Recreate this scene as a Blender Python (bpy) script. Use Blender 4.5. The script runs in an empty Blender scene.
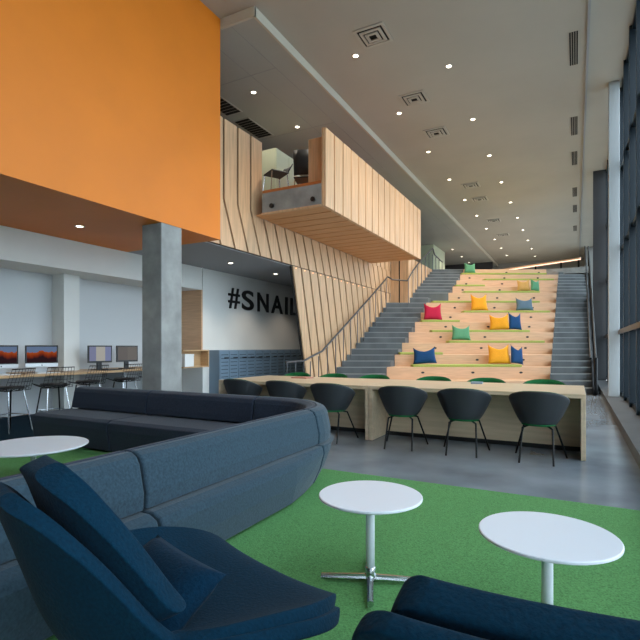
import bpy, bmesh, math, random
from mathutils import Vector, Matrix
random.seed(7)
S = bpy.context.scene
COL = S.collection
PI = math.pi
# ------------------------------------------------------------------ frame of the place
# X across the hall (towards the glass wall), Y along the hall, Z up.  The camera stands at the origin, eye 1.30 m.
EYE = 1.30
TH = math.atan2(256.0, 485.0)
SN, CS = math.sin(TH), math.cos(TH)
def skew(X, d):                     # the tiers run at an angle across the hall: Y on the line at distance d
    return (d + X * SN) / CS

# ------------------------------------------------------------------ materials
def lin(c):
    return tuple((v / 12.92 if v <= .04045 else ((v + .055) / 1.055) ** 2.4) for v in [x / 255. for x in c])
MATS = {}
def mat(name, rgb, rough=.6, metal=0., noise=None, stretch=(1, 1, 1), var=.12, bump=0., spec=.5, sheen=0., detail=4., coords='Object', coat=0.):
    m = bpy.data.materials.new(name); m.use_nodes = True
    nt = m.node_tree; b = nt.nodes['Principled BSDF']
    c = lin(rgb)
    b.inputs['Roughness'].default_value = rough
    b.inputs['Metallic'].default_value = metal
    b.inputs['Specular IOR Level'].default_value = spec
    b.inputs['Coat Weight'].default_value = coat
    if sheen: b.inputs['Sheen Weight'].default_value = sheen
    b.inputs['Base Color'].default_value = (*c, 1)
    if noise:
        tc = nt.nodes.new('ShaderNodeTexCoord'); mp = nt.nodes.new('ShaderNodeMapping')
        mp.inputs['Scale'].default_value = stretch
        nz = nt.nodes.new('ShaderNodeTexNoise'); nz.inputs['Scale'].default_value = noise
        nz.inputs['Detail'].default_value = detail
        rp = nt.nodes.new('ShaderNodeValToRGB')
        rp.color_ramp.elements[0].position = .3; rp.color_ramp.elements[1].position = .7
        rp.color_ramp.elements[0].color = (*[max(0, v * (1 - var)) for v in c], 1)
        rp.color_ramp.elements[1].color = (*[min(1, v * (1 + var)) for v in c], 1)
        nt.links.new(tc.outputs[coords], mp.inputs['Vector']); nt.links.new(mp.outputs['Vector'], nz.inputs['Vector'])
        nt.links.new(nz.outputs['Fac'], rp.inputs['Fac']); nt.links.new(rp.outputs['Color'], b.inputs['Base Color'])
        if bump:
            bp = nt.nodes.new('ShaderNodeBump'); bp.inputs['Strength'].default_value = bump
            bp.inputs['Distance'].default_value = .01
            nt.links.new(nz.outputs['Fac'], bp.inputs['Height']); nt.links.new(bp.outputs['Normal'], b.inputs['Normal'])
    MATS[name] = m
    return m
def emis(name, rgb, strength):
    m = bpy.data.materials.new(name); m.use_nodes = True
    nt = m.node_tree; nt.nodes.clear()
    e = nt.nodes.new('ShaderNodeEmission'); o = nt.nodes.new('ShaderNodeOutputMaterial')
    e.inputs['Color'].default_value = (*lin(rgb), 1); e.inputs['Strength'].default_value = strength
    nt.links.new(e.outputs[0], o.inputs['Surface']); MATS[name] = m
    return m
M = MATS
mat('white_paint', (222, 222, 218), .7, noise=2., var=.02)
mat('ceiling_paint', (176, 171, 160), .75, noise=.7, var=.04)
mat('low_ceiling_paint', (172, 174, 168), .75, noise=.7, var=.03)
mat('grey_paint', (150, 151, 153), .7)
mat('orange_paint', (228, 126, 16), .55, noise=1.2, var=.04)
mat('fascia_paint', (198, 192, 176), .6)
mat('back_wall_paint', (150, 150, 145), .7)
mat('dark_wall', (52, 52, 54), .6)
mat('concrete', (146, 147, 145), .7, noise=3.5, var=.22, bump=.15, detail=8)
mat('tread_concrete', (88, 92, 94), .65, noise=2.2, stretch=(1, 1, .12), var=.25, bump=.1, detail=7)
mat('turf', (88, 138, 84), .95, noise=110., var=.34, bump=.5, spec=.12, detail=6)
mat('navy_carpet', (26, 48, 62), .95, noise=60., var=.3, bump=.4, spec=.1)
mat('birch', (206, 166, 130), .45, noise=2.4, stretch=(1, 1, 14), var=.10, detail=6)
mat('birch_vertical', (206, 167, 129), .45, noise=2.2, stretch=(9, 9, .6), var=.16, detail=6)
mat('birch_soffit', (206, 150, 100), .45, noise=2.2, stretch=(1, 9, 9), var=.14, detail=6)
mat('table_wood', (206, 184, 154), .35, noise=2.0, stretch=(1, 12, 12), var=.10, detail=6)
mat('desk_wood', (196, 160, 118), .4, noise=2.0, stretch=(12, 1, 12), var=.12)
mat('cap_wood', (178, 104, 52), .45, noise=3., stretch=(1, 8, 8), var=.15)
mat('slat_gap', (40, 34, 30), .9)
mat('sofa_fabric', (46, 64, 76), .92, noise=70., var=.22, bump=.25, spec=.15, sheen=.15)
mat('sofa_inner_dark', (40, 48, 62), .92, noise=70., var=.2, bump=.25, spec=.15, sheen=.1)  # darker tone for the inner seat and back parts
mat('lounge_fabric', (3, 37, 55), .95, noise=90., var=.22, bump=.35, spec=.1, sheen=.03)
mat('lounge_pillow', (4, 36, 56), .95, noise=90., var=.22, bump=.35, spec=.1, sheen=.03)
mat('shell_plastic', (40, 44, 47), .5)
mat('green_upholstery', (28, 98, 54), .9, noise=70., var=.2, bump=.3, spec=.15)
mat('black_metal', (22, 23, 25), .4, metal=.6)
mat('rail_steel', (96, 96, 98), .38, metal=.75)
mat('chrome', (205, 208, 212), .22, metal=1.)
mat('white_laminate', (226, 230, 238), .28, noise=1., var=.01)
mat('white_metal', (214, 218, 224), .35)
mat('black_plastic', (20, 21, 23), .4)
mat('silver', (200, 204, 208), .35, metal=.5)
mat('locker_blue', (112, 134, 152), .45, noise=3., var=.05)
mat('locker_slit', (40, 54, 70), .6)
mat('sign_black', (10, 10, 11), .5)
mat('lime_pad', (156, 168, 84), .9, noise=40., var=.15, bump=.3)
mat('pillow_yellow', (232, 156, 28), .9, noise=60., var=.1, bump=.25)
mat('pillow_blue', (0, 60, 106), .9, noise=60., var=.1, bump=.25)
mat('pillow_pink', (178, 14, 58), .9, noise=60., var=.1, bump=.25)
mat('pillow_green', (84, 142, 106), .9, noise=60., var=.1, bump=.25)
mat('pillow_slate', (86, 108, 124), .9, noise=60., var=.1, bump=.25)
mat('pillow_ochre', (196, 150, 84), .9, noise=60., var=.1, bump=.25)
mat('mullion', (18, 30, 38), .35, metal=.3)
mat('column_white', (172, 178, 180), .5)
mat('vent_metal', (178, 174, 164), .5)
mat('vent_dark', (14, 14, 14), .8)
mat('orange_sofa', (232, 84, 36), .8)
mat('pale_green_wall', (196, 204, 176), .7)
mat('kerb_concrete', (62, 62, 62), .7, noise=2., var=.2)
mat('nosing_concrete', (132, 136, 136), .6)
mat('dark_grey_paint', (92, 93, 95), .7)
mat('niche_shade_paint', (200, 203, 205), .7)  # wall white with shade mixed in, so the brighter-lit pier stands out
mat('paper_white', (232, 232, 230), .7)
mat('booklet_blue', (120, 140, 158), .6)
mat('booklet_red', (176, 120, 104), .6)
mat('pavement', (150, 152, 150), .9, noise=1.5, var=.1)
emis('lamp_lens', (255, 244, 224), 9.)
emis('strip_glow', (255, 206, 176), 2.2)
emis('crease_glow', (255, 190, 130), 2.6)
# polished concrete floor
def floor_mat():
    m = mat('polished_concrete', (126, 134, 142), .2, noise=.9, var=.34, detail=9, spec=.8)
    nt = m.node_tree; b = nt.nodes['Principled BSDF']
    nz = nt.nodes.new('ShaderNodeTexNoise'); nz.inputs['Scale'].default_value = .9; nz.inputs['Detail'].default_value = 2
    mr = nt.nodes.new('ShaderNodeMapRange'); mr.inputs['To Min'].default_value = .12; mr.inputs['To Max'].default_value = .26
    tc = nt.nodes.new('ShaderNodeTexCoord')
    nt.links.new(tc.outputs['Object'], nz.inputs['Vector']); nt.links.new(nz.outputs['Fac'], mr.inputs['Value'])
    nt.links.new(mr.outputs['Result'], b.inputs['Roughness'])
floor_mat()
# thin glazing: light goes through, a little is mirrored
def glass_mat(name, tint, refl):
    m = bpy.data.materials.new(name); m.use_nodes = True
    nt = m.node_tree; nt.nodes.clear()
    t = nt.nodes.new('ShaderNodeBsdfTransparent'); t.inputs['Color'].default_value = (*tint, 1)
    g = nt.nodes.new('ShaderNodeBsdfGlossy'); g.inputs['Roughness'].default_value = .02
    x = nt.nodes.new('ShaderNodeMixShader'); x.inputs[0].default_value = refl
    o = nt.nodes.new('ShaderNodeOutputMaterial')
    nt.links.new(t.outputs[0], x.inputs[1]); nt.links.new(g.outputs[0], x.inputs[2]); nt.links.new(x.outputs[0], o.inputs['Surface'])
    MATS[name] = m
glass_mat('window_glass', (.86, .92, .95), .07)
# a landscape picture shown on a screen: a red-brown ridge under a violet sky
def screen_mat(name, kind):
    m = bpy.data.materials.new(name); m.use_nodes = True
    nt = m.node_tree; nt.nodes.clear()
    N = nt.nodes.new; L = nt.links.new
    tc = N('ShaderNodeTexCoord'); sp = N('ShaderNodeSeparateXYZ'); L(tc.outputs['UV'], sp.inputs[0])
    e = N('ShaderNodeEmission'); e.inputs['Strength'].default_value = .55
    o = N('ShaderNodeOutputMaterial'); L(e.outputs[0], o.inputs['Surface'])
    if kind == 'ridge':
        nz = N('ShaderNodeTexNoise'); nz.inputs['Scale'].default_value = 3.2; nz.inputs['Detail'].default_value = 5
        mp = N('ShaderNodeMapping'); mp.inputs['Scale'].default_value = (1, .15, 1)
        L(tc.outputs['UV'], mp.inputs[0]); L(mp.outputs[0], nz.inputs['Vector'])
        a = N('ShaderNodeMath'); a.operation = 'MULTIPLY_ADD'; a.inputs[1].default_value = .9; a.inputs[2].default_value = .26
        L(nz.outputs['Fac'], a.inputs[0])
        d = N('ShaderNodeMath'); d.operation = 'SUBTRACT'; L(a.outputs[0], d.inputs[0]); L(sp.outputs['Y'], d.inputs[1])
        r = N('ShaderNodeValToRGB'); el = r.color_ramp.elements
        el[0].position = .0; el[0].color = (*lin((120, 142, 178)), 1); el[1].position = .02; el[1].color = (*lin((196, 92, 44)), 1)
        q = el.new(.22); q.color = (*lin((150, 60, 34)), 1)
        q = el.new(.42); q.color = (*lin((54, 34, 40)), 1)
        L(d.outputs[0], r.inputs[0]); L(r.outputs[0], e.inputs['Color'])
    else:
        r = N('ShaderNodeValToRGB'); r.color_ramp.interpolation = 'CONSTANT'; el = r.color_ramp.elements
        cols = [(0, (150, 156, 190)), (.3, (206, 204, 196)), (.72, (150, 160, 200))] if kind == 'document' else [(0, (128, 124, 122)), (.5, (136, 132, 128))]
        el[0].color = (*lin(cols[0][1]), 1); el[1].position = cols[1][0]; el[1].color = (*lin(cols[1][1]), 1)
        for p, cc in cols[2:]:
            q = el.new(p); q.color = (*lin(cc), 1)
        L(sp.outputs['X'], r.inputs[0]); L(r.outputs[0], e.inputs['Color'])
    MATS[name] = m
for k in ('ridge', 'document', 'plain'): screen_mat('screen_' + k, k)

# ------------------------------------------------------------------ mesh helpers
class MB:
    def __init__(s): s.v = []; s.f = []; s.uv = None; s.sm = False
    def add(s, vs, fs):
        n = len(s.v); s.v += [tuple(p) for p in vs]; s.f += [tuple(i + n for i in f) for f in fs]; return s
    def box(s, x0, x1, y0, y1, z0, z1):
        v = [(x, y, z) for z in (z0, z1) for y in (y0, y1) for x in (x0, x1)]
        return s.add(v, [(0, 2, 3, 1), (4, 5, 7, 6), (0, 1, 5, 4), (2, 6, 7, 3), (0, 4, 6, 2), (1, 3, 7, 5)])
    def hexa(s, bot, top):            # two quads, same winding (counter-clockwise seen from above)
        return s.add(list(bot) + list(top), [(3, 2, 1, 0), (4, 5, 6, 7), (0, 1, 5, 4), (1, 2, 6, 5), (2, 3, 7, 6), (3, 0, 4, 7)])
    def prism(s, poly, h, axis='z', a=0.):   # poly in the plane, extruded a..a+h along axis
        n = len(poly)
        def P(p, t):
            return (p[0], p[1], t) if axis == 'z' else ((p[0], t, p[1]) if axis == 'y' else (t, p[0], p[1]))
        vs = [P(p, a) for p in poly] + [P(p, a + h) for p in poly]
        fs = [tuple(range(n))[::-1], tuple(range(n, 2 * n))] + [(i, (i + 1) % n, n + (i + 1) % n, n + i) for i in range(n)]
        return s.add(vs, fs)
    def tube(s, pts, r, n=8, cap=True):
        pts = [Vector(p) for p in pts]; rings = []
        up = Vector((0, 0, 1))
        for i, p in enumerate(pts):
            if i == 0: t = pts[1] - p
            elif i == len(pts) - 1: t = p - pts[i - 1]
            else: t = (pts[i + 1] - p).normalized() + (p - pts[i - 1]).normalized()
            t.normalize()
            a = t.cross(up)
            if a.length < 1e-3: a = t.cross(Vector((0, 1, 0)))
            a.normalize(); b = a.cross(t)
            rr = r[i] if isinstance(r, (list, tuple)) else r
            rings.append([p + a * math.cos(2 * PI * k / n) * rr + b * math.sin(2 * PI * k / n) * rr for k in range(n)])
        vs = [q for ring in rings for q in ring]; fs = []
        for i in range(len(rings) - 1):
            for k in range(n):
                fs.append((i * n + k, i * n + (k + 1) % n, (i + 1) * n + (k + 1) % n, (i + 1) * n + k))
        if cap: fs += [tuple(range(n))[::-1], tuple((len(rings) - 1) * n + k for k in range(n))]
        return s.add(vs, fs)
    def lathe(s, prof, n=32, c=(0, 0), cap=True):
        vs = []; fs = []
        for (r, z) in prof:
            for k in range(n):
                a = 2 * PI * k / n; vs.append((c[0] + r * math.cos(a), c[1] + r * math.sin(a), z))
        for i in range(len(prof) - 1):
            for k in range(n): fs.append((i * n + k, i * n + (k + 1) % n, (i + 1) * n + (k + 1) % n, (i + 1) * n + k))
        if cap: fs += [tuple(range(n))[::-1], tuple((len(prof) - 1) * n + k for k in range(n))]
        return s.add(vs, fs)
    def grid(s, rows):                # rows of points -> open sheet
        n = len(rows[0]); vs = [p for r in rows for p in r]
        return s.add(vs, [(i * n + j, i * n + j + 1, (i + 1) * n + j + 1, (i + 1) * n + j) for i in range(len(rows) - 1) for j in range(n - 1)])
    def loft(s, rows, closed_ends=True):   # rows are closed loops
        n = len(rows[0]); vs = [p for r in rows for p in r]
        fs = [(i * n + j, i * n + (j + 1) % n, (i + 1) * n + (j + 1) % n, (i + 1) * n + j) for i in range(len(rows) - 1) for j in range(n)]
        if closed_ends: fs += [tuple(range(n))[::-1], tuple((len(rows) - 1) * n + k for k in range(n))]
        return s.add(vs, fs)
    def build(s, name, m, parent=None, smooth=False, bevel=0., seg=2, sub=0, solid=0., loc=None, fix=True, angle=None, offset=-1):
        me = bpy.data.meshes.new(name); me.from_pydata(s.v, [], s.f); me.update()
        if fix:
            b = bmesh.new(); b.from_mesh(me); bmesh.ops.recalc_face_normals(b, faces=b.faces); b.to_mesh(me); b.free()
        o = bpy.data.objects.new(name, me); COL.objects.link(o)
        o.data.materials.append(MATS[m])
        if smooth:
            for p in me.polygons: p.use_smooth = True
        if solid:
            q = o.modifiers.new('thickness', 'SOLIDIFY'); q.thickness = solid; q.offset = offset
        if bevel:
            q = o.modifiers.new('edges', 'BEVEL'); q.width = bevel; q.segments = seg; q.limit_method = 'ANGLE'; q.angle_limit = math.radians(40)
            q.harden_normals = False
        if sub:
            q = o.modifiers.new('rounding', 'SUBSURF'); q.levels = sub; q.render_levels = sub
        if parent is not None: o.parent = parent
        if loc: o.location = loc
        return o
def box(x0, x1, y0, y1, z0, z1): return MB().box(x0, x1, y0, y1, z0, z1)
def tag(o, label=None, cat=None, group=None, kind=None):
    if label: o['label'] = label
    if cat: o['category'] = cat
    if group: o['group'] = group
    if kind: o['kind'] = kind
    return o
def thing(name, label, cat, loc=(0, 0, 0), rz=0., group=None):
    o = bpy.data.objects.new(name, None); COL.objects.link(o)
    o.empty_display_size = .1
    o.location = loc; o.rotation_euler = (0, 0, rz)
    return tag(o, label, cat, group)
def struct(o, label, cat): return tag(o, label, cat, kind='structure')
def dup(root, loc, rz, label, group=None):
    r = root.copy(); COL.objects.link(r); r.location = loc; r.rotation_euler = (0, 0, rz)
    r['label'] = label
    if group: r['group'] = group
    for ch in list(root.children):
        c = ch.copy(); COL.objects.link(c); c.parent = r
        for g in list(ch.children):
            d = g.copy(); COL.objects.link(d); d.parent = c
    return r
ORD = ['nearest', 'second', 'third', 'fourth', 'fifth', 'sixth', 'seventh', 'eighth', 'ninth', 'tenth', 'eleventh', 'twelfth']

# ------------------------------------------------------------------ setting
XL, XB, XO = -9.3, -8.4, -5.9           # niche back wall, left wall face, orange volume face
XG = .92                                # glass line
ZC, ZLOW, ZS, ZU = 7.45, 7.29, 3.31, 4.66
YE = 38.
struct(box(-12.5, XG + .3, -4., YE, -.12, 0).build('floor', 'polished_concrete'), 'polished grey concrete floor', 'floor')
struct(box(-5.15, XG + .3, -4., YE, ZC, ZC + .15).box(-12.5, -5.15, -4., 7.2, ZC, ZC + .15).build('ceiling', 'ceiling_paint'), 'high beige main ceiling with rows of downlights', 'ceiling')
m = box(-12.5, -5.15, 7.2, YE, ZLOW, ZLOW + .15)
struct(m.build('ceiling_lower', 'low_ceiling_paint'), 'lowered grey ceiling strip over the upper floor', 'ceiling')
m = MB()
for (x0, x1, y0, y1) in ((-5.7, -5.69, 7.25, YE), (-6.35, -6.34, 7.25, YE), (-12, -5.7, 8.75, 8.76), (-12, -5.7, 11.6, 11.61), (-12, -5.7, 14.4, 14.41)):
    m.box(x0, x1, y0, y1, ZLOW - .004, ZLOW - .0005)
struct(m.build('trim_ceiling_joints', 'grey_paint'), 'fine panel joints in the lowered ceiling', 'trim')
m = box(-5.17, -5.12, 7.18, YE, ZLOW - .02, ZC - .001); m.box(-5.9, -5.12, 7.17, 7.22, ZLOW - .02, ZC - .001)
struct(m.build('trim_1', 'fascia_paint'), 'pale fascia edge of the lowered ceiling', 'trim')
struct(box(.19, .235, -4., YE, ZC - .05, ZC - .001).build('trim_2', 'grey_paint'), 'slim grey trim line along the right edge of the ceiling', 'trim')  # grey strip marking the edge of the main ceiling
# orange volume above the computers
m = box(-12.5, XO, -4., 7.17, ZS, ZC - .002)
struct(m.build('wall_orange', 'orange_paint'), 'bright orange wall of the box hanging above the computers', 'wall')
# left wall, niche with counter
m = MB()
m.box(-9.5, XB, -4., 9.5, 2.75, ZS)                      # bulkhead
m.box(-9.5, XB, 9.52, 20., 0, ZS)                        # wall with the sign
struct(m.build('wall_left', 'white_paint'), 'white wall with computer niche and big black lettering', 'wall')
struct(box(-9.5, XL, -4., 9.5, 0, 2.749).build('wall_niche', 'niche_shade_paint'), 'white back wall of the computer niche, greyed for shade', 'wall')
struct(box(XL, -8.93, 6.1, 6.44, 0, 2.75).build('wall_pier', 'white_paint'), 'white pier standing in the computer niche', 'wall')
struct(box(XL, XL + .02, -4., 6.1, 0, .1).build('baseboard_left', 'silver'), 'pale baseboard under the computer counter', 'baseboard')
struct(box(XL, XB, 9.47, 9.52, .83, 2.75).build('trim_niche', 'birch'), 'wood lining at the far end of the computer niche', 'trim')
struct(box(XB, -6.29, 7.17, 22., ZS, ZS + .1).build('ceiling_soffit', 'grey_paint'), 'grey soffit under the upper floor', 'ceiling')
# upper floor
m = box(-12.5, -6.31, 7.2, YE, ZU - .25, ZU); m.box(-6.31, .5, 25.6, YE, ZU - .25, ZU - .001); m.box(-5.6, .5, 23.1, 25.6, ZU - .25, ZU - .001)
struct(m.build('floor_upper', 'concrete'), 'upper floor level', 'floor')
struct(box(-12.5, XG + .3, YE, YE + .2, 0, 8).build('wall_back', 'back_wall_paint'), 'far end wall of the hall', 'wall')
struct(box(-12.5, XG + .3, -4.2, -4., 0, ZC).build('wall_behind', 'dark_grey_paint'), 'grey wall behind the viewer', 'wall')
struct(box(-12.7, -12.5, 7.2, YE, ZU, 8).build('wall_upper_left', 'dark_wall'), 'dark side wall of the upper floor', 'wall')
m = box(-8.1, -7.35, 28.1, 30.9, ZU, ZLOW); m.box(-7.352, -7.33, 29.3, 30.2, ZU, ZU + 2.1)
struct(m.build('wall_upper_core', 'pale_green_wall'), 'pale wall block with doorway on the upper floor', 'wall')
struct(box(-12.4, -5.2, 35.8, 36., ZU, ZLOW).build('wall_upper_back', 'dark_wall'), 'dark wall at the back of the upper floor', 'wall')
# right side: kerb, glazing, exterior
struct(box(.6, XG + .12, -4., 19.4, 0, .15).build('trim_kerb', 'kerb_concrete'), 'concrete kerb under the glass wall', 'trim')
m = MB(); g = MB()
y = -4.
while y < 34:
    m.box(XG - .02, XG + .2, y - .035, y + .035, .15, ZC - .01); y += 1.25
for zz in (.15, 1.62, 3.6, 5.5, ZC - .09): m.box(XG + .03, XG + .17, -4., 34., zz, zz + .08)
tr = box(XG - .05, XG - .021, -4., 19.4, 1.60, 1.70)
w = struct(m.build('window_1', 'mullion'), 'dark blue framed glass wall along the right side', 'window')
tag(tr.build('transom', 'rail_steel', w, bevel=.004), 'pale grey horizontal rail')
tag(box(XG + .09, XG + .1, -4., 34., .2, ZC - .02).build('pane', 'window_glass', w), 'clear glass')
struct(box(.53, XG, 19.45, 19.6, .0, ZC - .01).build('wall_right_end', 'dark_wall'), 'dark panel at the end of the glass wall', 'wall')
struct(box(.5, XG + .1, 34., YE, 0, ZC).build('wall_right_far', 'back_wall_paint'), 'grey wall beyond the glass wall', 'wall')
struct(box(XG + .3, 60, -40, 80, -.3, -.2).build('ground_outside', 'pavement'), 'pavement outside the glass wall', 'ground')

tag(box(-6.6, .595, -3.6, 4.55, .0005, .014).build('carpet', 'turf'), 'bright green grass-like carpet under the lounge furniture', 'carpet')
tag(box(-9.25, -6.62, -3.6, 9.4, .0005, .010).build('carpet', 'navy_carpet'), 'dark navy carpet under the computer stools', 'carpet')
c = thing('concrete_column', 'raw concrete column under the orange wall corner', 'column', (-6.12, 5.94, 0))
box(-.22, .22, -.23, .23, 0, ZS).build('shaft', 'concrete', c, bevel=.015)
c = thing('steel_column', 'slim pale column in front of the glass wall', 'column', (.78, 13.2, .15))
box(-.11, .11, -.12, .12, 0, ZC - .152).build('shaft', 'column_white', c, bevel=.008)

# ------------------------------------------------------------------ lights in the ceilings
def downlight(X, Y, Z, label, group, power, proto=[None]):
    if proto[0] is None:
        t = thing('downlight', label, 'light', (X, Y, Z), 0, group)
        MB().lathe([(.055, -.001), (.08, -.001), (.08, -.012), (.055, -.012), (.055, -.001)], 20, cap=False).build('trim_ring', 'fascia_paint', t)
        MB().lathe([(.001, -.004), (.062, -.004), (.062, -.009), (.001, -.009)], 20).build('lens', 'lamp_lens', t)
        proto[0] = t
    else:
        t = dup(proto[0], (X, Y, Z), 0, label, group)
    if power:
        l = bpy.data.lights.new('lamp', 'SPOT'); l.energy = power; l.color = (1., .86, .70)
        l.spot_size = math.radians(110); l.spot_blend = .7; l.shadow_soft_size = .06
        lo = bpy.data.objects.new('lamp', l); COL.objects.link(lo); lo.location = (X, Y, Z - .05)
        lo.parent = None
    return t
LP = 330.
for k, Y in enumerate((9.4, 12.25, 15.1, 17.95, 20.75, 23.5, 26.3, 29.15, 31.9, 34.6)):
    downlight(-4.11, Y, ZC, f'{ORD[k]} ceiling spot in the row beside the pale fascia' if k else 'nearest ceiling spot in the row beside the pale fascia', 'spots in the main ceiling', LP)
for k, Y in enumerate((10.7, 13.5, 16.3, 19.15, 22., 24.75, 27.5, 30.3, 33., 35.8)):
    downlight(-2.46, Y, ZC, f'{ORD[k]} ceiling spot in the row down the middle of the main ceiling', 'spots in the main ceiling', LP)
for k, Y in enumerate((9.35, 11.37, 30.1, 32.8, 35.3)):
    downlight(-6.7, Y, ZLOW, f'{ORD[k]} ceiling spot in the lowered grey ceiling', 'spots in the lowered ceiling', 90.)
downlight(-7.29, 5.26, ZS, 'ceiling spot set in the brown-orange underside above the computers', 'spots under the upper floor', 40.)
downlight(-7.29, 9.24, ZS, 'ceiling spot in the grey soffit above the number sign of the lettering', 'spots under the upper floor', 75.)
downlight(-7.29, 11.2, ZS, 'ceiling spot in the grey soffit close to the wooden slat wall', 'spots under the upper floor', 75.)
downlight(-7.29, 13.15, ZS, 'added ceiling spot in the grey soffit, unseen behind the slat wall', 'spots under the upper floor', 50.)  # unseen spot added to brighten the wall with the lettering
pv = None
for k, Y in enumerate((8.96, 11.7, 13.85, 18.98, 20.9, 24.8, 28.2)):
    lab = f'{ORD[k]} square air diffuser in the main ceiling'
    if pv is None:
        pv = thing('air_diffuser', lab, 'vent', (-3.54, Y, ZC), 0, 'square air diffusers')
        m = MB()
        for a, z0 in ((.31, -.02), (.215, -.035), (.13, -.045)):
            i = a - .055
            m.box(-a, a, -a, -i, z0, z0 + .02); m.box(-a, a, i, a, z0, z0 + .02); m.box(-a, -i, -i, i, z0, z0 + .02); m.box(i, a, -i, i, z0, z0 + .02)
        m.build('frame', 'vent_metal', pv)
        box(-.3, .3, -.3, .3, -.006, -.001).build('backing', 'vent_dark', pv)
    else: dup(pv, (-3.54, Y, ZC), 0, lab)
pv = None
for k, (Y, ln) in enumerate(((11.3, 1.25), (15.25, 1.25), (17.85, 1.3), (21.75, 1.3), (24.35, 1.3), (28.4, 1.3))):
    lab = f'{ORD[k]} slotted black air grille at the right edge of the ceiling'
    if pv is None:
        pv = thing('slot_grille', lab, 'vent', (-.045, Y, ZC), 0, 'slotted air grilles')
        m = MB()
        for q in range(4): m.box(-.075 + q * .042, -.075 + q * .042 + .03, -.625, .625, -.008, -.001)
        m.build('slots', 'vent_dark', pv)
        m = MB()
        for q in range(5): m.box(-.087 + q * .042, -.087 + q * .042 + .008, -.64, .64, -.010, -.001)
        m.build('grille_frame', 'vent_metal', pv)
    else: dup(pv, (-.045, Y, ZC), 0, lab)
for k, (X, Y) in enumerate(((-7.8, 10.9), (-7.75, 9.4))):
    t = thing('return_grille', ('dark return air grille in the lowered ceiling above the balcony', 'dark return air grille in the lowered ceiling beside the orange wall')[k], 'vent', (X, Y, ZLOW), 0, 'return air grilles')
    box(-.25, .25, -.6, .6, -.012, -.001).build('frame', 'vent_metal', t)
    m = MB()
    for q in range(9): m.box(-.22, .22, -.56 + q * .126, -.56 + q * .126 + .1, -.018, -.011)
    m.build('slots', 'vent_dark', t)

# ------------------------------------------------------------------ tiers and stairs
ZI = {0: 0., 1: .357, 2: .713, 3: 1.066, 4: 1.43, 5: 1.79, 6: 2.156, 7: 2.522, 8: 2.93, 9: 3.367, 10: 3.686, 11: 4.009, 12: 4.338, 13: 4.655}
def dz(i): return 12.9 + .62 * i
BL0, BL1, BR = -4.88, -4.30, -.66
def slab(mb, x0, x1, d0, d1, z0, z1):   # a block running along the slanted lines
    mb.hexa([(x0, skew(x0, d0), z0), (x1, skew(x1, d0), z0), (x1, skew(x1, d1), z0), (x0, skew(x0, d1), z0)],
            [(x0, skew(x0, d0), z1), (x1, skew(x1, d0), z1), (x1, skew(x1, d1), z1), (x0, skew(x0, d1), z1)])
bl = thing('bleacher', 'tall birch tiered seating climbing between two grey stairs', 'tiered seating', (-2.7, skew(-2.7, 12.9), 0))
def rel(o, root):                      # give a world-built part to a root without moving it
    o.parent = root; o.matrix_parent_inverse = Matrix.Translation(root.location).inverted() if root.rotation_euler.z == 0 else root.matrix_basis.inverted()
    return o
SOCK = (-3.95, -2.66, -1.42)
for i in range(1, 14):
    x0 = BL0 if i <= 8 else BL1
    m = MB(); slab(m, x0, BR, dz(i), dz(i + 1) + (.25 if i < 13 else -.3), ZI[i] - (ZI[i] - ZI[i - 1]) - (.05 if i > 1 else 0) + (.001 if i == 1 else 0), ZI[i])
    tier = rel(m.build('tier', 'birch', bl, bevel=.008), bl)
    for sx in SOCK:
        if i < 2: continue
        zc = (ZI[i] + ZI[i - 1]) / 2 + .02
        yy = skew(sx, dz(i))
        mm = MB()
        n = 10; ring = [(sx + .05 * math.cos(2 * PI * k / n) * CS, yy + .05 * math.cos(2 * PI * k / n) * SN, zc + .03 * math.sin(2 * PI * k / n)) for k in range(n)]
        ring2 = [(p[0] + .006 * SN, p[1] - .006 * CS, p[2]) for p in ring]
        ring3 = [(p[0] - .003 * SN, p[1] + .003 * CS, p[2]) for p in ring]
        mm.loft([ring3, ring2])
        so = mm.build('step_light', 'black_plastic', tier)
        so.parent = tier; so.matrix_parent_inverse = (bl.matrix_basis @ tier.matrix_parent_inverse @ tier.matrix_basis).inverted() if False else Matrix.Identity(4)
def stair(name, label, x0f, x1f, i0, i1):
    t = thing(name, label, 'stairs', ((x0f(1) + x1f(1)) / 2, skew((x0f(1) + x1f(1)) / 2, 12.9), 0))
    k = i0
    while k <= i1:
        lo = int(math.floor(k)); z1 = ZI[lo] if k == lo else (ZI[lo] + ZI[lo + 1]) / 2
        z0 = 0.001 if k < 1 else z1 - .5
        m = MB(); slab(m, x0f(k), x1f(k), dz(k), dz(k + .5) + (.3 if k < i1 else -.25), max(z0, .001), z1)
        st = rel(m.build('step', 'tread_concrete', t), t)
        m = MB(); slab(m, x0f(k) + .01, x1f(k) - .01, dz(k) - .006, dz(k) + .05, z1 - .022, z1 + .003)
        m.build('nosing', 'nosing_concrete', st)
        k += .5
    return t
stair('staircase', 'wide grey concrete stair between slat wall and bleacher', lambda k: -6.17 if k < 8.4 else -5.505, lambda k: (BL0 if k < 8.9 else BL1) - .004, .5, 13)
stair('staircase', 'grey concrete stair between bleacher and glass wall', lambda k: BR + .004, lambda k: .40, .5, 13)

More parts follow.
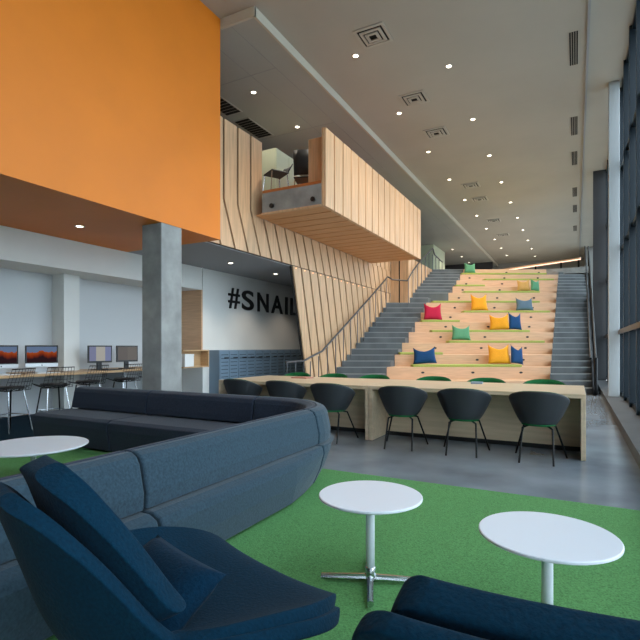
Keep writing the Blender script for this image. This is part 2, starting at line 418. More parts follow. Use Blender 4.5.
# seat pads (lime strips): tier, X from, X to along the hall frame
def on_row(i, px, back=0.):            # a point of tier i's front edge line
    d = dz(i) + back; cx = (px - 320) / 485. * d
    return (cx * CS - d * SN, cx * SN + d * CS)
PADS = [(2, 413, 522, 'lime seat pad on the lowest visible tier under yellow and blue pillows'), (3, 400, 443, 'short lime seat pad at the left end of the second visible tier'),
        (4, 449, 545, 'lime seat pad under the sage green pillow'), (5, 432, 530, 'lime seat pad under the middle yellow and blue pillow pair'),
        (6, 422, 460, 'short lime seat pad under the pink pillow'), (7, 464, 550, 'lime seat pad under the slate pillow and the small yellow pillow'),
        (8, 433, 540, 'lime seat pad on the bare tier above the pink pillow'), (9, 464.5, 540, 'lime seat pad under the ochre pillow'),
        (10, 456, 485, 'shortest lime seat pad, three tiers below the top'), (11, 485, 554, 'lime seat pad on the right, two tiers below the top'),
        (12, 462, 547, 'lime seat pad on the topmost tier')]
for (i, p0, p1, lab) in PADS:
    a = on_row(i, p0); b = on_row(i, p1)
    L = math.hypot(b[0] - a[0], b[1] - a[1])
    o = box(0, L, .0, .40, 0, .072).build('seat_pad', 'lime_pad', bevel=.012)
    o.location = (a[0], a[1], ZI[i] + .001); o.rotation_euler = (0, 0, TH)
    tag(o, lab, 'cushion', 'lime seat pads on the tiers')
# pillows with pulled-up corners
def pillow_mesh(w, h, t, dip=.12, n=12):
    F_, B_ = [], []
    for side, rows in ((1, F_), (-1, B_)):
        for j in range(n + 1):
            v = j / n * 2 - 1; row = []
            for i in range(n + 1):
                u = i / n * 2 - 1
                x = u * w / 2 * (1 - .10 * (1 - v * v)) * (1 - .04 * v)
                z = h / 2 + v * h / 2 * (1 - .05 * (1 - u * u))
                if v > 0: z -= dip * h * (v ** 3) * (1 - abs(u) ** 1.15) * 1.2
                th = t / 2 * (max(0, 1 - u ** 4) ** .6) * (max(0, 1 - v ** 4) ** .6)
                row.append((x, side * -th, z))
            rows.append(row)
    m = MB(); m.grid(F_); m.grid(B_[::-1])
    return m
def weld(o):
    b = bmesh.new(); b.from_mesh(o.data); bmesh.ops.remove_doubles(b, verts=b.verts, dist=.0008)
    bmesh.ops.recalc_face_normals(b, faces=b.faces); b.to_mesh(o.data); b.free()
    for p in o.data.polygons: p.use_smooth = True
PILL = [(2, 425, 21, 15.3, 'blue', -.18, .20, 'royal blue pillow alone on the lowest padded tier'), (2, 499.5, 20.5, 18, 'yellow', 0, .20, 'large golden yellow pillow on the lowest padded tier'),
        (2, 517.2, 15, 17, 'blue', .42, .20, 'royal blue pillow beside the lowest yellow pillow'), (4, 461.3, 18, 14, 'green', .1, .18, 'sage green pillow on the tier above the lone blue pillow'),
        (5, 500, 18, 14.5, 'yellow', -.12, .2, 'yellow pillow leaning beside a blue one in mid bleacher'), (5, 515.3, 13, 16, 'blue', .18, .2, 'royal blue pillow beside the yellow one in mid bleacher'),
        (6, 433, 17, 15.5, 'pink', .05, .2, 'hot pink pillow at the left end of the bleacher'), (7, 479.5, 15.5, 15.5, 'yellow', 0, .2, 'golden yellow pillow standing alone on an upper tier'),
        (7, 524.8, 16, 12, 'slate', 0, .2, 'slate grey-blue pillow on an upper tier'), (9, 524, 11.5, 11, 'ochre', -.1, .2, 'ochre tan pillow near the top right of the bleacher'),
        (9, 535.3, 9.5, 11.3, 'green', .3, .2, 'teal green pillow beside the ochre pillow'), (12, 470, 11, 10, 'green', .1, .2, 'sage green pillow at the top left of the bleacher')]
for (i, px, wp, hp, colr, tilt, back, lab) in PILL:
    d = dz(i) + back; s_ = d / 485.
    o = pillow_mesh(wp * s_ * 1.08, hp * s_ * 1.12, .15, .32).build('pillow', 'pillow_' + colr)
    weld(o)
    p = on_row(i, px, back)
    o.location = (p[0], p[1], ZI[i] + .09); o.rotation_euler = (-.2, tilt * .35, TH + tilt)
    tag(o, lab, 'pillow', 'scatter pillows on the bleacher')

# ------------------------------------------------------------------ slat wall, balcony
def slats(mb, y0, y1, prof, pitch, lean=None, gap=.045, th=.035):
    """slats side by side along Y; prof lists (X, Z, shift in Y) from top to bottom; outer face towards +X"""
    y = y0
    while y < y1 - .01:
        e = min(y + pitch, y1)
        rows = []
        for (X, Z, sh) in prof:
            a, b = y + sh + gap / 2, e + sh - gap / 2
            if lean is not None: a, b = max(a, lean), max(b, lean + .002)
            rows.append([(X, a, Z), (X, b, Z), (X - th, b, Z), (X - th, a, Z)])
        mb.loft(rows); y = e
def backing(mb, y0, y1, prof, off=.05, th=.03):
    mb.loft([[(X - off, y0 + sh, Z), (X - off, y1 + sh, Z), (X - off - th, y1 + sh, Z), (X - off - th, y0 + sh, Z)] for (X, Z, sh) in prof])
sw = thing('slat_wall', 'birch slat wall folding along the left stair', 'wall panelling', (-6., 9., 0))
def part(mb, name, mt, root, **k):
    return rel(mb.build(name, mt, root, **k), root)
XW = -6.2
UP = [(XW, 5.86, 0), (XW, 4.25, 0), (XW, 3.33, .36)]
ST = [(XW, 4.16, .04), (XW, 3.33, .36)]
LO = [(XW, 3.31, 0), (XW, .02, .83)]
m = MB(); slats(m, 6.7375, 9.0, UP, .4525, gap=.06, lean=7.18); part(m, 'upper_slats', 'birch_vertical', sw)
m = MB(); m.add(*(lambda q: (q.v, q.f))(MB().loft([[(XW - .05, max(7.18, 6.74 + sh), Z), (XW - .05, 9.0 + sh, Z), (XW - .08, 9.0 + sh, Z), (XW - .08, max(7.18, 6.74 + sh), Z)] for (_x, Z, sh) in UP]))); part(m, 'upper_backing', 'slat_gap', sw)
m = MB(); slats(m, 9.0, 17.44, ST, .44, gap=.07); slats(m, 15.5, 17.44, [(XW, 4.66, 0), (XW, 4.165, .04)], .44, gap=.07); part(m, 'middle_slats', 'birch_vertical', sw)
m = MB(); backing(m, 9.0, 17.44, ST); backing(m, 15.5, 17.44, [(XW, 4.66, 0), (XW, 4.165, .04)]); part(m, 'middle_backing', 'slat_gap', sw)
m = MB(); slats(m, 10.28, 17.44, LO, .44, gap=.075); part(m, 'lower_slats', 'birch_vertical', sw)
m = MB(); backing(m, 10.28, 17.44, LO); part(m, 'lower_backing', 'slat_gap', sw)
FL = [(-5.52, 4.66, 0), (-5.52, 2.4, 0)]
m = MB(); slats(m, 17.5, 25.5, FL, .44, gap=.07); part(m, 'landing_slats', 'birch_vertical', sw)
m = MB(); backing(m, 17.5, 25.5, FL); part(m, 'landing_backing', 'slat_gap', sw)
m = MB(); m.box(-6.2, -5.89, 17.46, 17.495, 2.935, 4.66); m.box(-5.83, -5.52, 17.46, 17.495, 2.935, 4.66); part(m, 'return_slats', 'birch_vertical', sw)
m = box(-6.2, -5.56, 17.50, 17.53, 2.935, 4.65); part(m, 'return_backing', 'slat_gap', sw)
m = MB()
for k in range(11): m.tube([(XW + .001, 10.45 + .44 * k, 3.27), (XW + .016, 10.45 + .44 * k, 3.27)], .012, 10)
part(m, 'glow_lamps', 'crease_glow', sw)
# balcony
bp_ = thing('balcony', 'birch slatted balcony box jutting over the stairs', 'balcony', (-5.2, 8.65, 4.14))
X1 = -4.45
PF = [(X1, 5.72, 0), (X1, 4.14, 0)]
m = MB(); slats(m, 8.65, 15.45, PF, .425, gap=.05); part(m, 'side_slats', 'birch_vertical', bp_)
m = MB(); backing(m, 8.66, 15.44, PF, .036, .05); part(m, 'side_backing', 'birch_vertical', bp_)
m = MB()
y = 8.68
while y < 15.4:
    m.box(-6.16, X1 - .09, y + .022, min(y + .425, 15.42) - .022, 4.145, 4.175); y += .425
part(m, 'soffit_boards', 'birch_soffit', bp_)
m = box(-5.97, X1 - .09, 8.70, 15.42, 4.18, 4.60); part(m, 'floor_core', 'slat_gap', bp_)
m = box(-5.97, X1 - .09, 8.652, 8.698, 4.18, 4.60); ed = part(m, 'edge_panel', 'concrete', bp_)
m = box(-5.97, X1 - .09, 8.652, 15.42, 4.605, 4.66); part(m, 'floor_boards', 'cap_wood', bp_)
m = box(-5.98, X1 - .09, 8.63, 8.70, 4.14, 4.178); part(m, 'bottom_edge', 'birch_vertical', bp_)
for xx in (-5.72, -4.72):
    m = MB(); m.tube([(xx, 8.66, 4.30), (xx, 8.61, 4.30)], .05, 12); part(m, 'bolt', 'black_plastic', bp_)
m = box(X1 - .55, X1 - .1, 8.95, 9.0, 4.66, 5.68); m.box(X1 - .55, X1 - .5, 9.0, 9.6, 4.66, 5.68); part(m, 'return_panel', 'birch_vertical', bp_)
# things on the upper floor
t = thing('storage_cabinet', 'pale cabinet behind the balcony opening', 'cabinet', (-6.95, 10.75, ZU))
box(-.35, .35, -.6, .6, 0, 1.6).build('body', 'pale_green_wall', t, bevel=.01)
box(.35, .365, -.58, -.01, .05, 1.55).build('door', 'pale_green_wall', t); box(.35, .365, .01, .58, .05, 1.55).build('door', 'pale_green_wall', t)
def side_chair(loc, rz, lab, h):
    t = thing('side_chair', lab, 'chair', loc, rz, 'dark chairs on the balcony')
    MB().box(-.22, .22, -.22, .2, .43, .46).build('seat', 'shell_plastic', t, bevel=.012)
    m = MB(); m.grid([[(u * .21, -.22 - .05 * (1 - u * u) - .10 * q, .48 + (h - .48) * q) for u in (-1, -.5, 0, .5, 1)] for q in (0, .33, .66, 1)])
    m.build('backrest', 'shell_plastic', t, smooth=True, solid=.02)
    for sx in (-1, 1):
        for sy in (-1, 1):
            MB().tube([(sx * .19, sy * .18, .44), (sx * .22, sy * .22, 0)], .011, 8).build('leg', 'chrome', t)
side_chair((-5.47, 9.62, ZU), .35, 'dark mesh-backed chair standing on the balcony', 1.0)
side_chair((-5.84, 8.98, ZU), 2.6, 'low dark chair at the left of the balcony opening', .66)
t = thing('upper_sofa', 'orange-red bench seat beyond the top of the stairs', 'sofa', (-6.3, 31., ZU))
box(-.7, .7, -.35, .35, .12, .42).build('seat', 'orange_sofa', t, bevel=.04)
box(-.7, .7, .2, .38, .42, .75).build('backrest', 'orange_sofa', t, bevel=.04)
for sx in (-.6, .6):
    for sy in (-.28, .28): MB().tube([(sx, sy, 0), (sx, sy, .13)], .02, 8).build('leg', 'black_metal', t)

# ------------------------------------------------------------------ hand rails
hr = thing('handrail', 'grey steel handrail with posts up the left stair', 'handrail', (-5.95, 10., 0))
XR = -6.06
def zst(Y, X):                         # nosing line of the stairs at hall position
    d = -X * SN + Y * CS
    i = (d - 12.9) / .62
    if i <= 0: return 0.
    i = min(i, 13); lo = min(int(i), 12)
    return ZI[lo] + (ZI[lo + 1] - ZI[lo]) * (i - lo)
Ya, Yb = 11.1, 17.0
top = [(XR, 9.75, .94), (XR, 10.6, .95), (XR, 11.0, 1.05)]
Y = 11.6
while Y < 16.9:
    top.append((XR, Y, zst(Y, XR) + 1.08)); Y += .6
top += [(XR, 16.75, zst(16.75, XR) + 1.07), (XR + .12, 16.95, zst(16.75, XR) + .98), (-5.45, 17.15, 3.72)]
Y = 17.8
while Y < 20.6:
    top.append((-5.42, Y, zst(Y, -5.42) + .98)); Y += .7
top += [(-5.42, 20.9, 5.30), (-5.42, 21.9, 5.22), (-5.42, 22.3, 5.2)]
m = MB(); m.tube(top, .028, 8); part(m, 'rail', 'rail_steel', hr)
for Y in (9.8, 10.2, 10.6, 10.95): 
    m = MB(); m.tube([(XR, Y, .93), (XR, Y, .005)], .014, 8); part(m, 'post', 'rail_steel', hr)
Y = 11.4
while Y < 16.8:
    z = zst(Y, XR); m = MB(); m.tube([(XR, Y, z + 1.05), (XR, Y, max(.01, z - .12))], .014, 8); part(m, 'post', 'rail_steel', hr); Y += .52
Y = 17.2
while Y < 22.3:
    z = min(zst(Y, -5.42), 4.66); m = MB(); m.tube([(-5.42, Y, min(z + .97, 5.24)), (-5.42, Y, z - .1)], .014, 8); part(m, 'post', 'rail_steel', hr); Y += .56
h2 = thing('handrail', 'dark twin handrail with posts up the right stair beside the glass', 'handrail', (.4, 13.2, 0))
for X in (.345, .47):
    pts = [(X, skew(X, 12.8), 1.0)]
    for i in range(0, 14): pts.append((X, skew(X, dz(i) + .1), ZI[i] + 1.02))
    pts.append((X, skew(X, dz(13) + .6), ZI[13] + 1.02))
    m = MB(); m.tube(pts, .024, 8); part(m, 'rail', 'black_metal', h2)
for i in (0, 2, 4, 6, 8, 10, 12):
    m = MB(); yy = skew(.47, dz(i) + .1); m.tube([(.47, yy, ZI[i] + 1.0), (.47, yy, .01 if i == 0 else ZI[i] - .3)], .03 if i else .045, 8); part(m, 'post', 'black_metal', h2)
m = box(.405, .425, skew(.41, 13.2), skew(.41, 20.9), .01, .3)
m = MB(); slab(m, .405, .45, 12.95, 21.0, .01, .02)
m.v = [(x, y, z if k < 4 else (zst(y, x) + .12)) for k, (x, y, z) in enumerate(m.v)]
part(m, 'stringer', 'black_metal', h2)
h3 = thing('guard_rail', 'wooden guard rail with glowing edge at the top of the bleacher', 'guard rail', (-1.7, 27.7, ZU))
a, b = Vector((-3.7, 28.4, 5.52)), Vector((.19, 26.95, 5.62))
dr = (b - a).normalized(); nn = Vector((-dr.y, dr.x, 0))
m = MB(); m.hexa([a - nn * .05, b - nn * .05, b + nn * .05, a + nn * .05], [p + Vector((0, 0, .07)) for p in (a - nn * .05, b - nn * .05, b + nn * .05, a + nn * .05)])
part(m, 'top_rail', 'birch', h3)
a2, b2 = a - Vector((0, 0, .045)), b - Vector((0, 0, .045))
m = MB(); m.hexa([a2 - nn * .045, b2 - nn * .045, b2 + nn * .04, a2 + nn * .04], [p + Vector((0, 0, .043)) for p in (a2 - nn * .045, b2 - nn * .045, b2 + nn * .04, a2 + nn * .04)])
part(m, 'light_strip', 'strip_glow', h3)
for q in (.12, .47, .78, .98):
    p = a.lerp(b, q); m = MB(); m.box(p.x - .04, p.x + .04, p.y - .03, p.y + .03, ZU, p.z - .046); part(m, 'post', 'black_metal', h3)

# ------------------------------------------------------------------ wall lettering and lockers
sg = thing('wall_sign', 'large black letters reading #SNAIL on the white wall', 'sign', (XB, 10.5, 2.36))
for ch, y0, y1 in (('#', 10.53, 11.03), ('S', 11.14, 11.70), ('N', 11.90, 12.48), ('A', 12.64, 13.30), ('I', 13.46, 13.60), ('L', 13.78, 14.26)):
    cu = bpy.data.curves.new('letter', 'FONT'); cu.body = ch; cu.size = 1.; cu.extrude = .02; cu.offset = .014 if ch != '#' else .008
    tmp = bpy.data.objects.new('letter_source', cu); COL.objects.link(tmp)
    bpy.context.view_layer.update()
    me = bpy.data.meshes.new_from_object(tmp.evaluated_get(bpy.context.evaluated_depsgraph_get()))
    bpy.data.objects.remove(tmp); bpy.data.curves.remove(cu)
    xs = [v.co.x for v in me.vertices]; ys = [v.co.y for v in me.vertices]; zs = [v.co.z for v in me.vertices]
    for v in me.vertices:
        fx = (v.co.x - min(xs)) / (max(xs) - min(xs)); fy = (v.co.y - min(ys)) / (max(ys) - min(ys)); fz = (v.co.z - min(zs)) / (max(zs) - min(zs))
        v.co = (.004 + fz * .03, y0 + fx * (y1 - y0) - 10.5, fy * .57)
    me.materials.clear(); me.materials.append(M['sign_black'])
    o = bpy.data.objects.new('letter', me); COL.objects.link(o); o.parent = sg
LK = ['first', 'second', 'third', 'fourth', 'fifth', 'sixth']
def locker(Y, lab):
    t = thing('locker', lab, 'locker', (XB, Y, 0), 0, 'blue lockers below the lettering')
    box(.002, .34, .002, .766, 0, 1.22).build('body', 'locker_blue', t, bevel=.006)
    for q, (a, b) in enumerate(((.015, .375), (.393, .753))):
        d = box(.341, .358, a, b, .06, 1.2).build('door', 'locker_blue', t, bevel=.004)
        m = MB()
        for r in range(11): m.box(.358, .361, a + .04, b - .04, .14 + r * .095, .155 + r * .095)
        m.build('slits', 'locker_slit', d)
        m = MB(); m.box(.358, .375, b - .2, b - .03, 1.0, 1.03); m.build('handle', 'black_plastic', d)
    return t
l0 = None
for k in range(6):
    lab = f'blue-grey two-door locker, {LK[k]} along the wall from the concrete column side'
    if l0 is None: l0 = locker(9.76, lab)
    else: dup(l0, (XB, 9.76 + .77 * k, 0), 0, lab)

# ------------------------------------------------------------------ computer counter
ct = thing('computer_counter', 'long wood-topped counter along the computer niche', 'counter', (-8.75, 5.2, 0))
part(box(XL + .002, -8.2, -3.5, 6.098, .785, .83), 'worktop', 'desk_wood', ct, bevel=.006)
part(box(-8.928, -8.2, 6.098, 6.442, .785, .83), 'worktop', 'desk_wood', ct)
part(box(XL + .002, -8.2, 6.442, 8.55, .785, .83), 'worktop', 'desk_wood', ct, bevel=.006)
for y in (-1.5, 1.6, 4.55, 7.2, 8.5):
    part(box(-9.2, -8.5, y - .02, y + .02, .012, .785), 'leg', 'white_metal', ct)
cb = thing('wooden_cubby', 'open wooden box fixed at the far end of the counter', 'shelf', (-8.4, 9.36, .80))
m = MB()
m.box(-.02, .26, -.80, .10, 0, .03); m.box(-.02, .26, -.80, .10, .40, .43); m.box(-.02, .26, .07, .10, .03, .40); m.box(-.02, .01, -.80, .07, .03, .40)
m.build('frame', 'desk_wood', cb)
t = thing('paper_box', 'small white box inside the wooden cubby', 'box', (-8.26, 8.74, .832))
box(-.12, .14, -.15, .15, 0, .27).build('carton', 'paper_white', t, bevel=.004); box(-.125, .145, -.155, .155, .27, .30).build('lid', 'paper_white', t)
def screen(mb_name, w, h, mt, parent, x, z0):
    me = bpy.data.meshes.new(mb_name)
    me.from_pydata([(x, -w / 2, z0), (x, w / 2, z0), (x, w / 2, z0 + h), (x, -w / 2, z0 + h)], [], [(0, 1, 2, 3)])
    uv = me.uv_layers.new(name='UVMap')
    for l, c in zip(range(4), ((0, 0), (1, 0), (1, 1), (0, 1))): uv.data[l].uv = c
    me.materials.append(M[mt]); o = bpy.data.objects.new(mb_name, me); COL.objects.link(o); o.parent = parent
    return o
def all_in_one(Y, lab, rz):
    t = thing('desktop_computer', lab, 'computer', (-8.72, Y, .831), rz, 'silver all-in-one computers')
    m = MB(); m.box(-.02, .012, -.27, .27, .17, .50); m.build('casing', 'black_plastic', t, bevel=.006)
    box(-.02, .014, -.27, .27, .10, .17).build('chin', 'silver', t, bevel=.004)
    screen('screen', .49, .285, 'screen_ridge', t, .0135, .188)
    m = MB(); m.prism([(-.10, -.02), (.10, -.02), (.09, .16), (-.09, .16)], .015, 'x', -.04); m.v = [(x - .05 * (1 - (z + .02) / .18) + .01, y, z + .02) for x, y, z in m.v]; m.build('stand', 'silver', t)
    box(-.12, .08, -.10, .10, 0, .012).build('foot', 'silver', t, bevel=.003)
    MB().tube([(.0142, 0, .135), (.0155, 0, .135)], .012, 10).build('emblem', 'black_plastic', t)
    return t
all_in_one(4.80, 'silver-chinned all-in-one computer at the left edge of the photo', -.15)
all_in_one(5.52, 'silver-chinned all-in-one computer beside the white pier', -.35)
def monitor(Y, lab, sc, rz):
    t = thing('monitor', lab, 'monitor', (-8.62, Y, .831), rz, 'black monitors')
    box(-.02, .015, -.26, .26, .15, .50).build('casing', 'black_plastic', t, bevel=.006)
    screen('screen', .47, .29, sc, t, .0165, .185)
    box(-.05, -.015, -.05, .05, .01, .3).build('stand', 'black_plastic', t)
    box(-.13, .1, -.13, .13, 0, .015).build('foot', 'black_plastic', t, bevel=.004)
monitor(6.68, 'black monitor showing a pale document right of the pier', 'screen_document', -.12)
monitor(7.36, 'black monitor with plain grey screen next to the concrete column', 'screen_plain', -.1)
t = thing('keyboard', 'white keyboard on the counter before the computer beside the pier', 'keyboard', (-8.38, 5.4, .831)); box(-.06, .06, -.21, .21, 0, .012).build('body', 'paper_white', t, bevel=.003)
t = thing('keyboard', 'white keyboard before the computer at the left edge', 'keyboard', (-8.38, 4.7, .831)); box(-.06, .06, -.21, .21, 0, .012).build('body', 'paper_white', t, bevel=.003)
t = thing('keyboard', 'black keyboard before the monitor beside the pier', 'keyboard', (-8.36, 6.75, .831)); box(-.06, .06, -.21, .21, 0, .015).build('body', 'black_plastic', t, bevel=.003)

# wire stools (local: faces -X, the wire back towards +X)
def wire_stool(loc, rz, lab):
    t = thing('wire_stool', lab, 'stool', loc, rz, 'wire stools at the computer counter')
    def P(u, v):                      # u across -1..1, v 0 front .. 1 top of back
        if v < .5: x = -.22 + .40 * (v / .5); z = .64 - .03 * math.sin(PI * v / .5); hw = .24
        else:
            q = (v - .5) / .5; x = .18 + .12 * q; z = .63 + .33 * q; hw = .24 - .03 * q
        return (x + .03 * u * u * (0 if v < .5 else -1), u * hw, z + .05 * u * u * (1 if v < .5 else 0))
    m = MB()
    for k in range(9): m.tube([P(-1 + k * .25, v / 10) for v in range(11)], .003, 5)
    for k in range(11): m.tube([P(u / 4 - 1, k / 10) for u in range(9)], .004 if k not in (0, 10) else .008, 5)
    m.build('wire_shell', 'black_metal', t)
    MB().lathe([(.02, .655), (.19, .655), (.205, .668), (.19, .69), (.02, .695)], 20).build('seat_pad', 'black_plastic', t, smooth=True)
    for sx in (-1, 1):
        for sy in (-1, 1):
            MB().tube([(sx * .12, sy * .14, .62), (sx * .21, sy * .21, .005)], .011, 8).build('leg', 'chrome' if sx > 0 else 'black_metal', t)
    MB().tube([(.175, .18, .25), (-.175, .18, .25), (-.175, -.18, .25), (.175, -.18, .25), (.175, .18, .25)], .008, 6).build('foot_ring', 'chrome', t)
    return t
w0 = wire_stool((-7.62, 4.32, .011), .25, 'wire-backed stool at the left edge of the photo')
dup(w0, (-7.62, 5.02, .011), -.15, 'wire-backed stool in front of the computer beside the pier')
dup(w0, (-7.74, 5.75, .011), .1, 'wire-backed stool in front of the white pier')
dup(w0, (-7.74, 6.55, .011), .0, 'wire-backed stool in front of the pale-document monitor')
dup(w0, (-7.78, 7.35, .011), -.1, 'wire-backed stool nearest the concrete column')

# ------------------------------------------------------------------ long tables and shell chairs
def long_table(x0, x1, lab):
    t = thing('long_table', lab, 'table', ((x0 + x1) / 2, 7.0, 0), 0, 'long wooden tables')
    w = (x1 - x0) / 2
    box(-w, w, -.72, .72, .71, .76).build('tabletop', 'table_wood', t, bevel=.004)
    for s_ in (-1, 1): box(min(s_ * w, s_ * (w - .05)), max(s_ * w, s_ * (w - .05)), -.72, .72, .005, .709).build('end_panel', 'table_wood', t, bevel=.003)
    box(-w + .052, w - .052, -.18, -.14, .06, .709).build('modesty_panel', 'table_wood', t)
    box(-w + .052, w - .052, -.17, -.15, .001, .06).build('plinth', 'black_plastic', t)
long_table(-2.545, .10, 'right-hand pale wood table with four shell chairs on the concrete')
long_table(-5.20, -2.553, 'left-hand pale wood table partly hidden behind the sofa')
def shell_chair(loc, rz, lab):
    t = thing('shell_chair', lab, 'chair', loc, rz, 'dark shell chairs at the long tables')
    A = [math.radians(a) for a in range(-130, 131, 13)]
    def ring(inset):
        rows = []
        for v in (0, .12, .3, .5, .7, .86, 1.):
            row = []
            for a in A:
                b = abs(a) / math.radians(130)
                topz = .81 - .17 * (1 - math.cos(PI * min(1., b ** 1.35))) / 2
                rx, ry = .185 + .145 * v ** .8, .175 + .115 * v ** .8
                z = .415 + (topz - .415) * v
                row.append((math.sin(a) * (rx - inset), -math.cos(a) * (ry - inset), z))
            rows.append(row)
        return rows
    m = MB(); m.grid(ring(0)); m.build('shell', 'shell_plastic', t, smooth=True, solid=.014, sub=1)
    m = MB(); m.grid([r for r in ring(.022)[1:]]); m.build('lining', 'green_upholstery', t, smooth=True, solid=.010)
    MB().lathe([(.02, .405), (.18, .41), (.19, .43), (.02, .44)], 24).build('seat_pan', 'green_upholstery', t, smooth=True)
    MB().lathe([(.02, .44), (.165, .44), (.175, .465), (.15, .48), (.02, .485)], 24).build('seat_pad', 'green_upholstery', t, smooth=True)
    for sx in (-1, 1):
        MB().tube([(sx * .10, -.06, .405), (sx * .155, -.14, .385), (sx * .175, -.27, .004)], .0115, 8).build('leg', 'black_metal', t)
        MB().tube([(sx * .10, .06, .405), (sx * .17, .13, .385), (sx * .28, .27, .004)], .0115, 8).build('leg', 'black_metal', t)
    return t
CX = [(-4.66, 'dark shell chair tucked in at the left end of the left-hand table'), (-3.86, 'dark shell chair with only its top showing behind the sofa corner'), (-3.02, 'dark shell chair just left of the table joint'),
      (-2.0, 'dark shell chair just right of the table joint'), (-1.22, 'dark shell chair in the middle of the right-hand table'), (-.38, 'dark shell chair at the right end of the right-hand table')]
c0 = None
for k, (X, lab) in enumerate(CX):
    Y = 6.10 if k > 1 else 6.22; rz = (0, 0, .06, .10, .08, -.03)[k]
    if c0 is None: c0 = shell_chair((X, Y, 0), rz, lab)
    else: dup(c0, (X, Y, 0), rz, lab)
FX = [(-4.70, 'green-lined shell chair behind the left end of the left-hand table'), (-3.92, 'green-lined shell chair behind the middle of the left-hand table'), (-3.13, 'green-lined shell chair behind the left-hand table near the joint'),
      (-2.08, 'green-lined shell chair behind the right-hand table near the joint'), (-1.25, 'green-lined shell chair behind the middle of the right-hand table'), (-.42, 'green-lined shell chair behind the right end of the right-hand table')]
for X, lab in FX: dup(c0, (X, 7.84, 0), PI, lab, 'shell chairs on the far side of the long tables')
t = thing('booklet', 'grey-blue booklet lying on the right-hand table', 'booklet', (-1.30, 7.45, .7605), .1); box(-.08, .08, -.11, .11, 0, .02).build('cover', 'booklet_blue', t); box(-.076, .078, -.105, .105, .003, .017).build('pages', 'paper_white', t)
t = thing('booklet', 'reddish flat booklet lying on the left-hand table', 'booklet', (-4.2, 7.3, .7605), -.1); box(-.16, .16, -.11, .11, 0, .02).build('cover', 'booklet_red', t); box(-.155, .158, -.105, .105, .003, .017).build('pages', 'paper_white', t)

# ------------------------------------------------------------------ round tables
def round_table(loc, r, h, rz, lab, grp):
    t = thing('round_table', lab, 'table', loc, rz, grp)
    MB().lathe([(.01, h - .022), (r - .02, h - .022), (r, h - .012), (r, h - .003), (r - .004, h), (.01, h)], 64).build('tabletop', 'white_laminate', t)
    MB().lathe([(.024, .06), (.024, h - .022)], 16).build('pole', 'white_laminate', t, smooth=True)
    MB().lathe([(.028, .01), (.03, .02), (.03, .085), (.026, .09)], 16).build('hub', 'chrome', t, smooth=True)
    for k in range(4):
        a = k * PI / 2
        MB().tube([(math.cos(a) * .02, math.sin(a) * .02, .028), (math.cos(a) * r * .96, math.sin(a) * r * .96, .022)], [.020, .017], 10).build('foot', 'chrome', t)
    return t
round_table((-.994, 2.472, .0145), .281, .480, math.radians(21.9), 'small round white pedestal table in the middle of the green carpet', 'small white side tables')
round_table((-.112, 2.365, .0145), .289, .463, TH + .3, 'small round white pedestal table at the right in front of the blue seat', 'small white side tables')
round_table((-4.42, 2.72, .0145), .46, .385, .2, 'low round white coffee table inside the sofa corner', 'low white coffee tables')

# ------------------------------------------------------------------ sectional sofa
sf = thing('sectional_sofa', 'denim blue L-shaped sectional sofa on green carpet', 'sofa', (-2.6, 4.2, .0145))
RX, RY, RC = -2.06, 4.86, .92           # outer reference lines and corner radius
cxx, cyy = RX - RC, RY - RC
def path(s0, s1, n):                    # arc-length along the outer line; 0 at the corner start, negative towards the camera
    arc = RC * PI / 2; out = []
    for k in range(n + 1):
        s_ = s0 + (s1 - s0) * k / n
        if s_ <= 0: out.append((Vector((RX, cyy + s_, 0)), Vector((-1, 0, 0))))
        elif s_ < arc:
            a = s_ / RC; out.append((Vector((cxx + RC * math.cos(a), cyy + RC * math.sin(a), 0)), Vector((-math.cos(a), -math.sin(a), 0))))
        else: out.append((Vector((cxx - (s_ - arc), RY, 0)), Vector((0, -1, 0))))
    return out
BASE_O = [(-.04, .035), (-.085, .20), (-.095, .33), (-.08, .375), (-.02, .40), (.32, .40), (.32, .035)]
BASE_I = [(.325, .035), (.325, .40), (.34, .415), (.84, .415), (.90, .385), (.91, .30), (.86, .035)]
BACK_O = [(.02, .405), (.015, .50), (.05, .66), (.075, .70), (.115, .72), (.16, .722), (.16, .42)]
BACK_I = [(.163, .42), (.163, .722), (.20, .72), (.26, .70), (.285, .65), (.31, .50), (.315, .42)]
def sweep(prof, s0, s1, n, name, mt, taper=False):
    rows = []
    P = path(s0 + .008, s1 - .008, n)
    for i, (p, nn_) in enumerate(P):
        q = s0 + (s1 - s0) * i / n
        f = max(0., min(1., (q + .5) / 1.2)) if taper else 0.
        rows.append([tuple(p + nn_ * min(o + (f * .32 * max(0, 1 - z / .62) if o < .3 and z < .39 else 0), .905) + Vector((0, 0, z))) for (o, z) in prof])
    m = MB(); m.loft(rows)
    o = part(m, name, mt, sf, smooth=False, bevel=.015, seg=3)
    return o
arc = RC * PI / 2
MOD = [(-4.05, -3.05, 3), (-3.05, -2.04, 3), (-2.04, -.02, 7), (-.02, arc + .3, 14), (arc + .3, arc + 2.0, 4), (arc + 2.0, arc + 3.5, 4)]
for (a, b, n) in MOD:
    sweep(BASE_O, a, b, n, 'seat_base', 'sofa_fabric', True)
    sweep(BACK_O, a, b, n, 'backrest', 'sofa_fabric')
    tag(sweep(BASE_I, a, b, n, 'seat_cushion', 'sofa_inner_dark'), 'seat in a darker navy')
    tag(sweep(BACK_I, a, b, n, 'back_cushion', 'sofa_inner_dark'), 'back in a darker navy')
for p in ((-2.0, .2), (-2.0, 1.9), (-2.2, 3.85), (-2.8, 4.4), (-4.6, 4.45), (-6.2, 4.45), (-6.2, 4.15), (-4.6, 4.1), (-2.85, .2), (-2.85, 1.9)):
    m = MB(); m.box(p[0] - .03, p[0] + .03, p[1] - .03, p[1] + .03, .0145, .06); part(m, 'foot', 'black_plastic', sf)

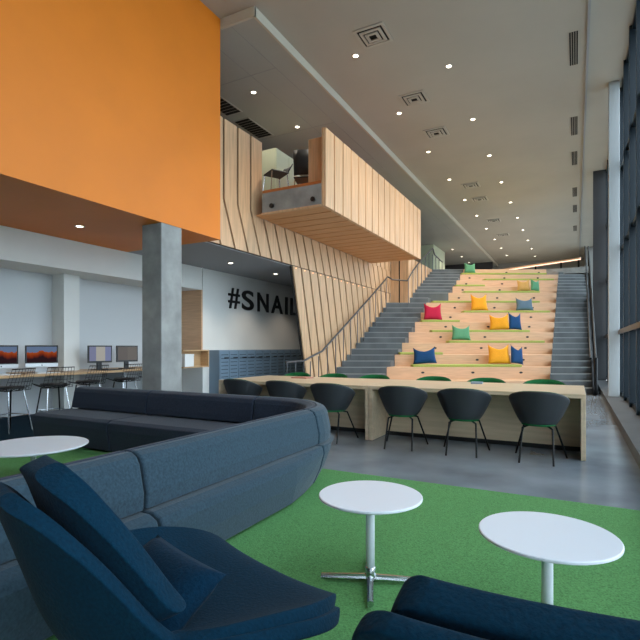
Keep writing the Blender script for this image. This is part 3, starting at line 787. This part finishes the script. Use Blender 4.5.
# ------------------------------------------------------------------ lounge seats
def lounge(name, lab, loc, rz, R, back_rows, seat_rows, top_lift, kb=.94):
    """R: rows (y, z, half width, lift) from the front edge of the seat to the top of the back"""
    t = thing(name, lab, 'armchair', loc, rz)
    ctr = [Vector((0, r[0], r[1])) for r in R]
    def normal(i):
        a = ctr[max(0, i - 1)]; b = ctr[min(len(R) - 1, i + 1)]; d = (b - a).normalized()
        return Vector((0, d.z, -d.y)) if True else None
    def sheet(i0, i1, off, k, extra=0., lf=1.):
        rows = []
        for i in range(i0, i1 + 1):
            n_ = normal(i); n_ = n_ if n_.dot(Vector((0, .6, .8))) > 0 else -n_
            row = []
            for u in [q / 8 - 1 for q in range(17)]:
                x = R[i][2] * k * math.sin(u * PI / 2) if abs(u) < 1 else R[i][2] * k * u
                p = ctr[i] + n_ * (off + lf * R[i][3] * abs(math.sin(u * PI / 2)) ** 2.4)
                p.x = x; p.z += extra * (i - i0) / max(1, i1 - i0)
                row.append(tuple(p))
            rows.append(row)
        return rows
    m = MB(); m.grid(sheet(0, len(R) - 1, 0, 1.)); m.build('shell', 'lounge_fabric', t, smooth=True, solid=.05, sub=2, offset=0)
    m = MB(); m.grid(sheet(seat_rows[0], seat_rows[1], .04, .93, lf=.85)); m.build('seat_cushion', 'lounge_fabric', t, smooth=True, solid=.06, sub=2, offset=0)
    m = MB(); m.grid(sheet(back_rows[0], back_rows[1], .115, kb, top_lift, lf=.8)); m.build('back_cushion', 'lounge_fabric', t, smooth=True, solid=.085, sub=2, offset=0)
    for sx in (-1, 1):
        MB().tube([(sx * .22, .2, .25), (sx * .36, .28, .012)], [.016, .011], 8).build('leg', 'black_metal', t)
        MB().tube([(sx * .20, -.12, .24), (sx * .30, -.30, .012)], [.016, .011], 8).build('leg', 'black_metal', t)
    return t
PETAL = [(.47, .24, .38, .02), (.45, .28, .47, .03), (.30, .27, .565, .10), (.12, .255, .56, .165), (-.08, .245, .53, .20), (-.22, .26, .45, .19), (-.32, .32, .39, .19), (-.38, .43, .345, .17),
         (-.42, .55, .31, .14), (-.455, .66, .275, .10), (-.485, .75, .23, .06), (-.505, .81, .18, .03), (-.52, .85, .12, .0), (-.527, .868, .06, 0)]
lounge('lounge_chair', 'deep blue lounge chair with tapered back at the left front', (-1.338, 1.319, .0145), -math.atan2(.295, .955), PETAL, (6, 13), (0, 6), .02)
WIDE = [(.45, .31, .44, .0), (.43, .35, .45, .01), (.28, .35, .47, .03), (.10, .335, .47, .04), (-.05, .325, .47, .05), (-.17, .33, .47, .05), (-.25, .41, .47, .05),
        (-.30, .51, .47, .05), (-.34, .63, .47, .05), (-.365, .718, .465, .04), (-.378, .757, .44, .03), (-.385, .777, .38, .02)]
lounge('lounge_chair', 'deep blue wide-backed lounge chair in the right front corner', (.04, 1.24, .0245), .12, WIDE, (6, 11), (0, 6), -.025, .88)
o = pillow_mesh(.52, .34, .14, .0, 14).build('lumbar_pillow', 'lounge_pillow'); weld(o)
o.location = (-1.375, 1.125, .325); o.rotation_euler = (-.95, 0, -math.atan2(.295, .955))
tag(o, 'small dark blue lumbar pillow lying on the left lounge chair', 'pillow')

# ------------------------------------------------------------------ sky, camera, look
W = bpy.data.worlds.new('sky'); S.world = W; W.use_nodes = True
bg = W.node_tree.nodes['Background']
bg.inputs['Color'].default_value = (.86, .93, 1., 1); bg.inputs['Strength'].default_value = 5.6
cam = bpy.data.cameras.new('camera'); co = bpy.data.objects.new('camera', cam); COL.objects.link(co)
co.location = (0, 0, EYE); co.rotation_euler = (PI / 2, 0, TH)
cam.sensor_width = 36.; cam.lens = 485. / 640. * 36.; cam.shift_y = 27. / 640.; cam.clip_start = .02
S.camera = co
S.view_settings.view_transform = 'Standard'; S.view_settings.look = 'None'
S.view_settings.exposure = 0.; S.view_settings.gamma = 1.; S.view_settings.use_curve_mapping = False
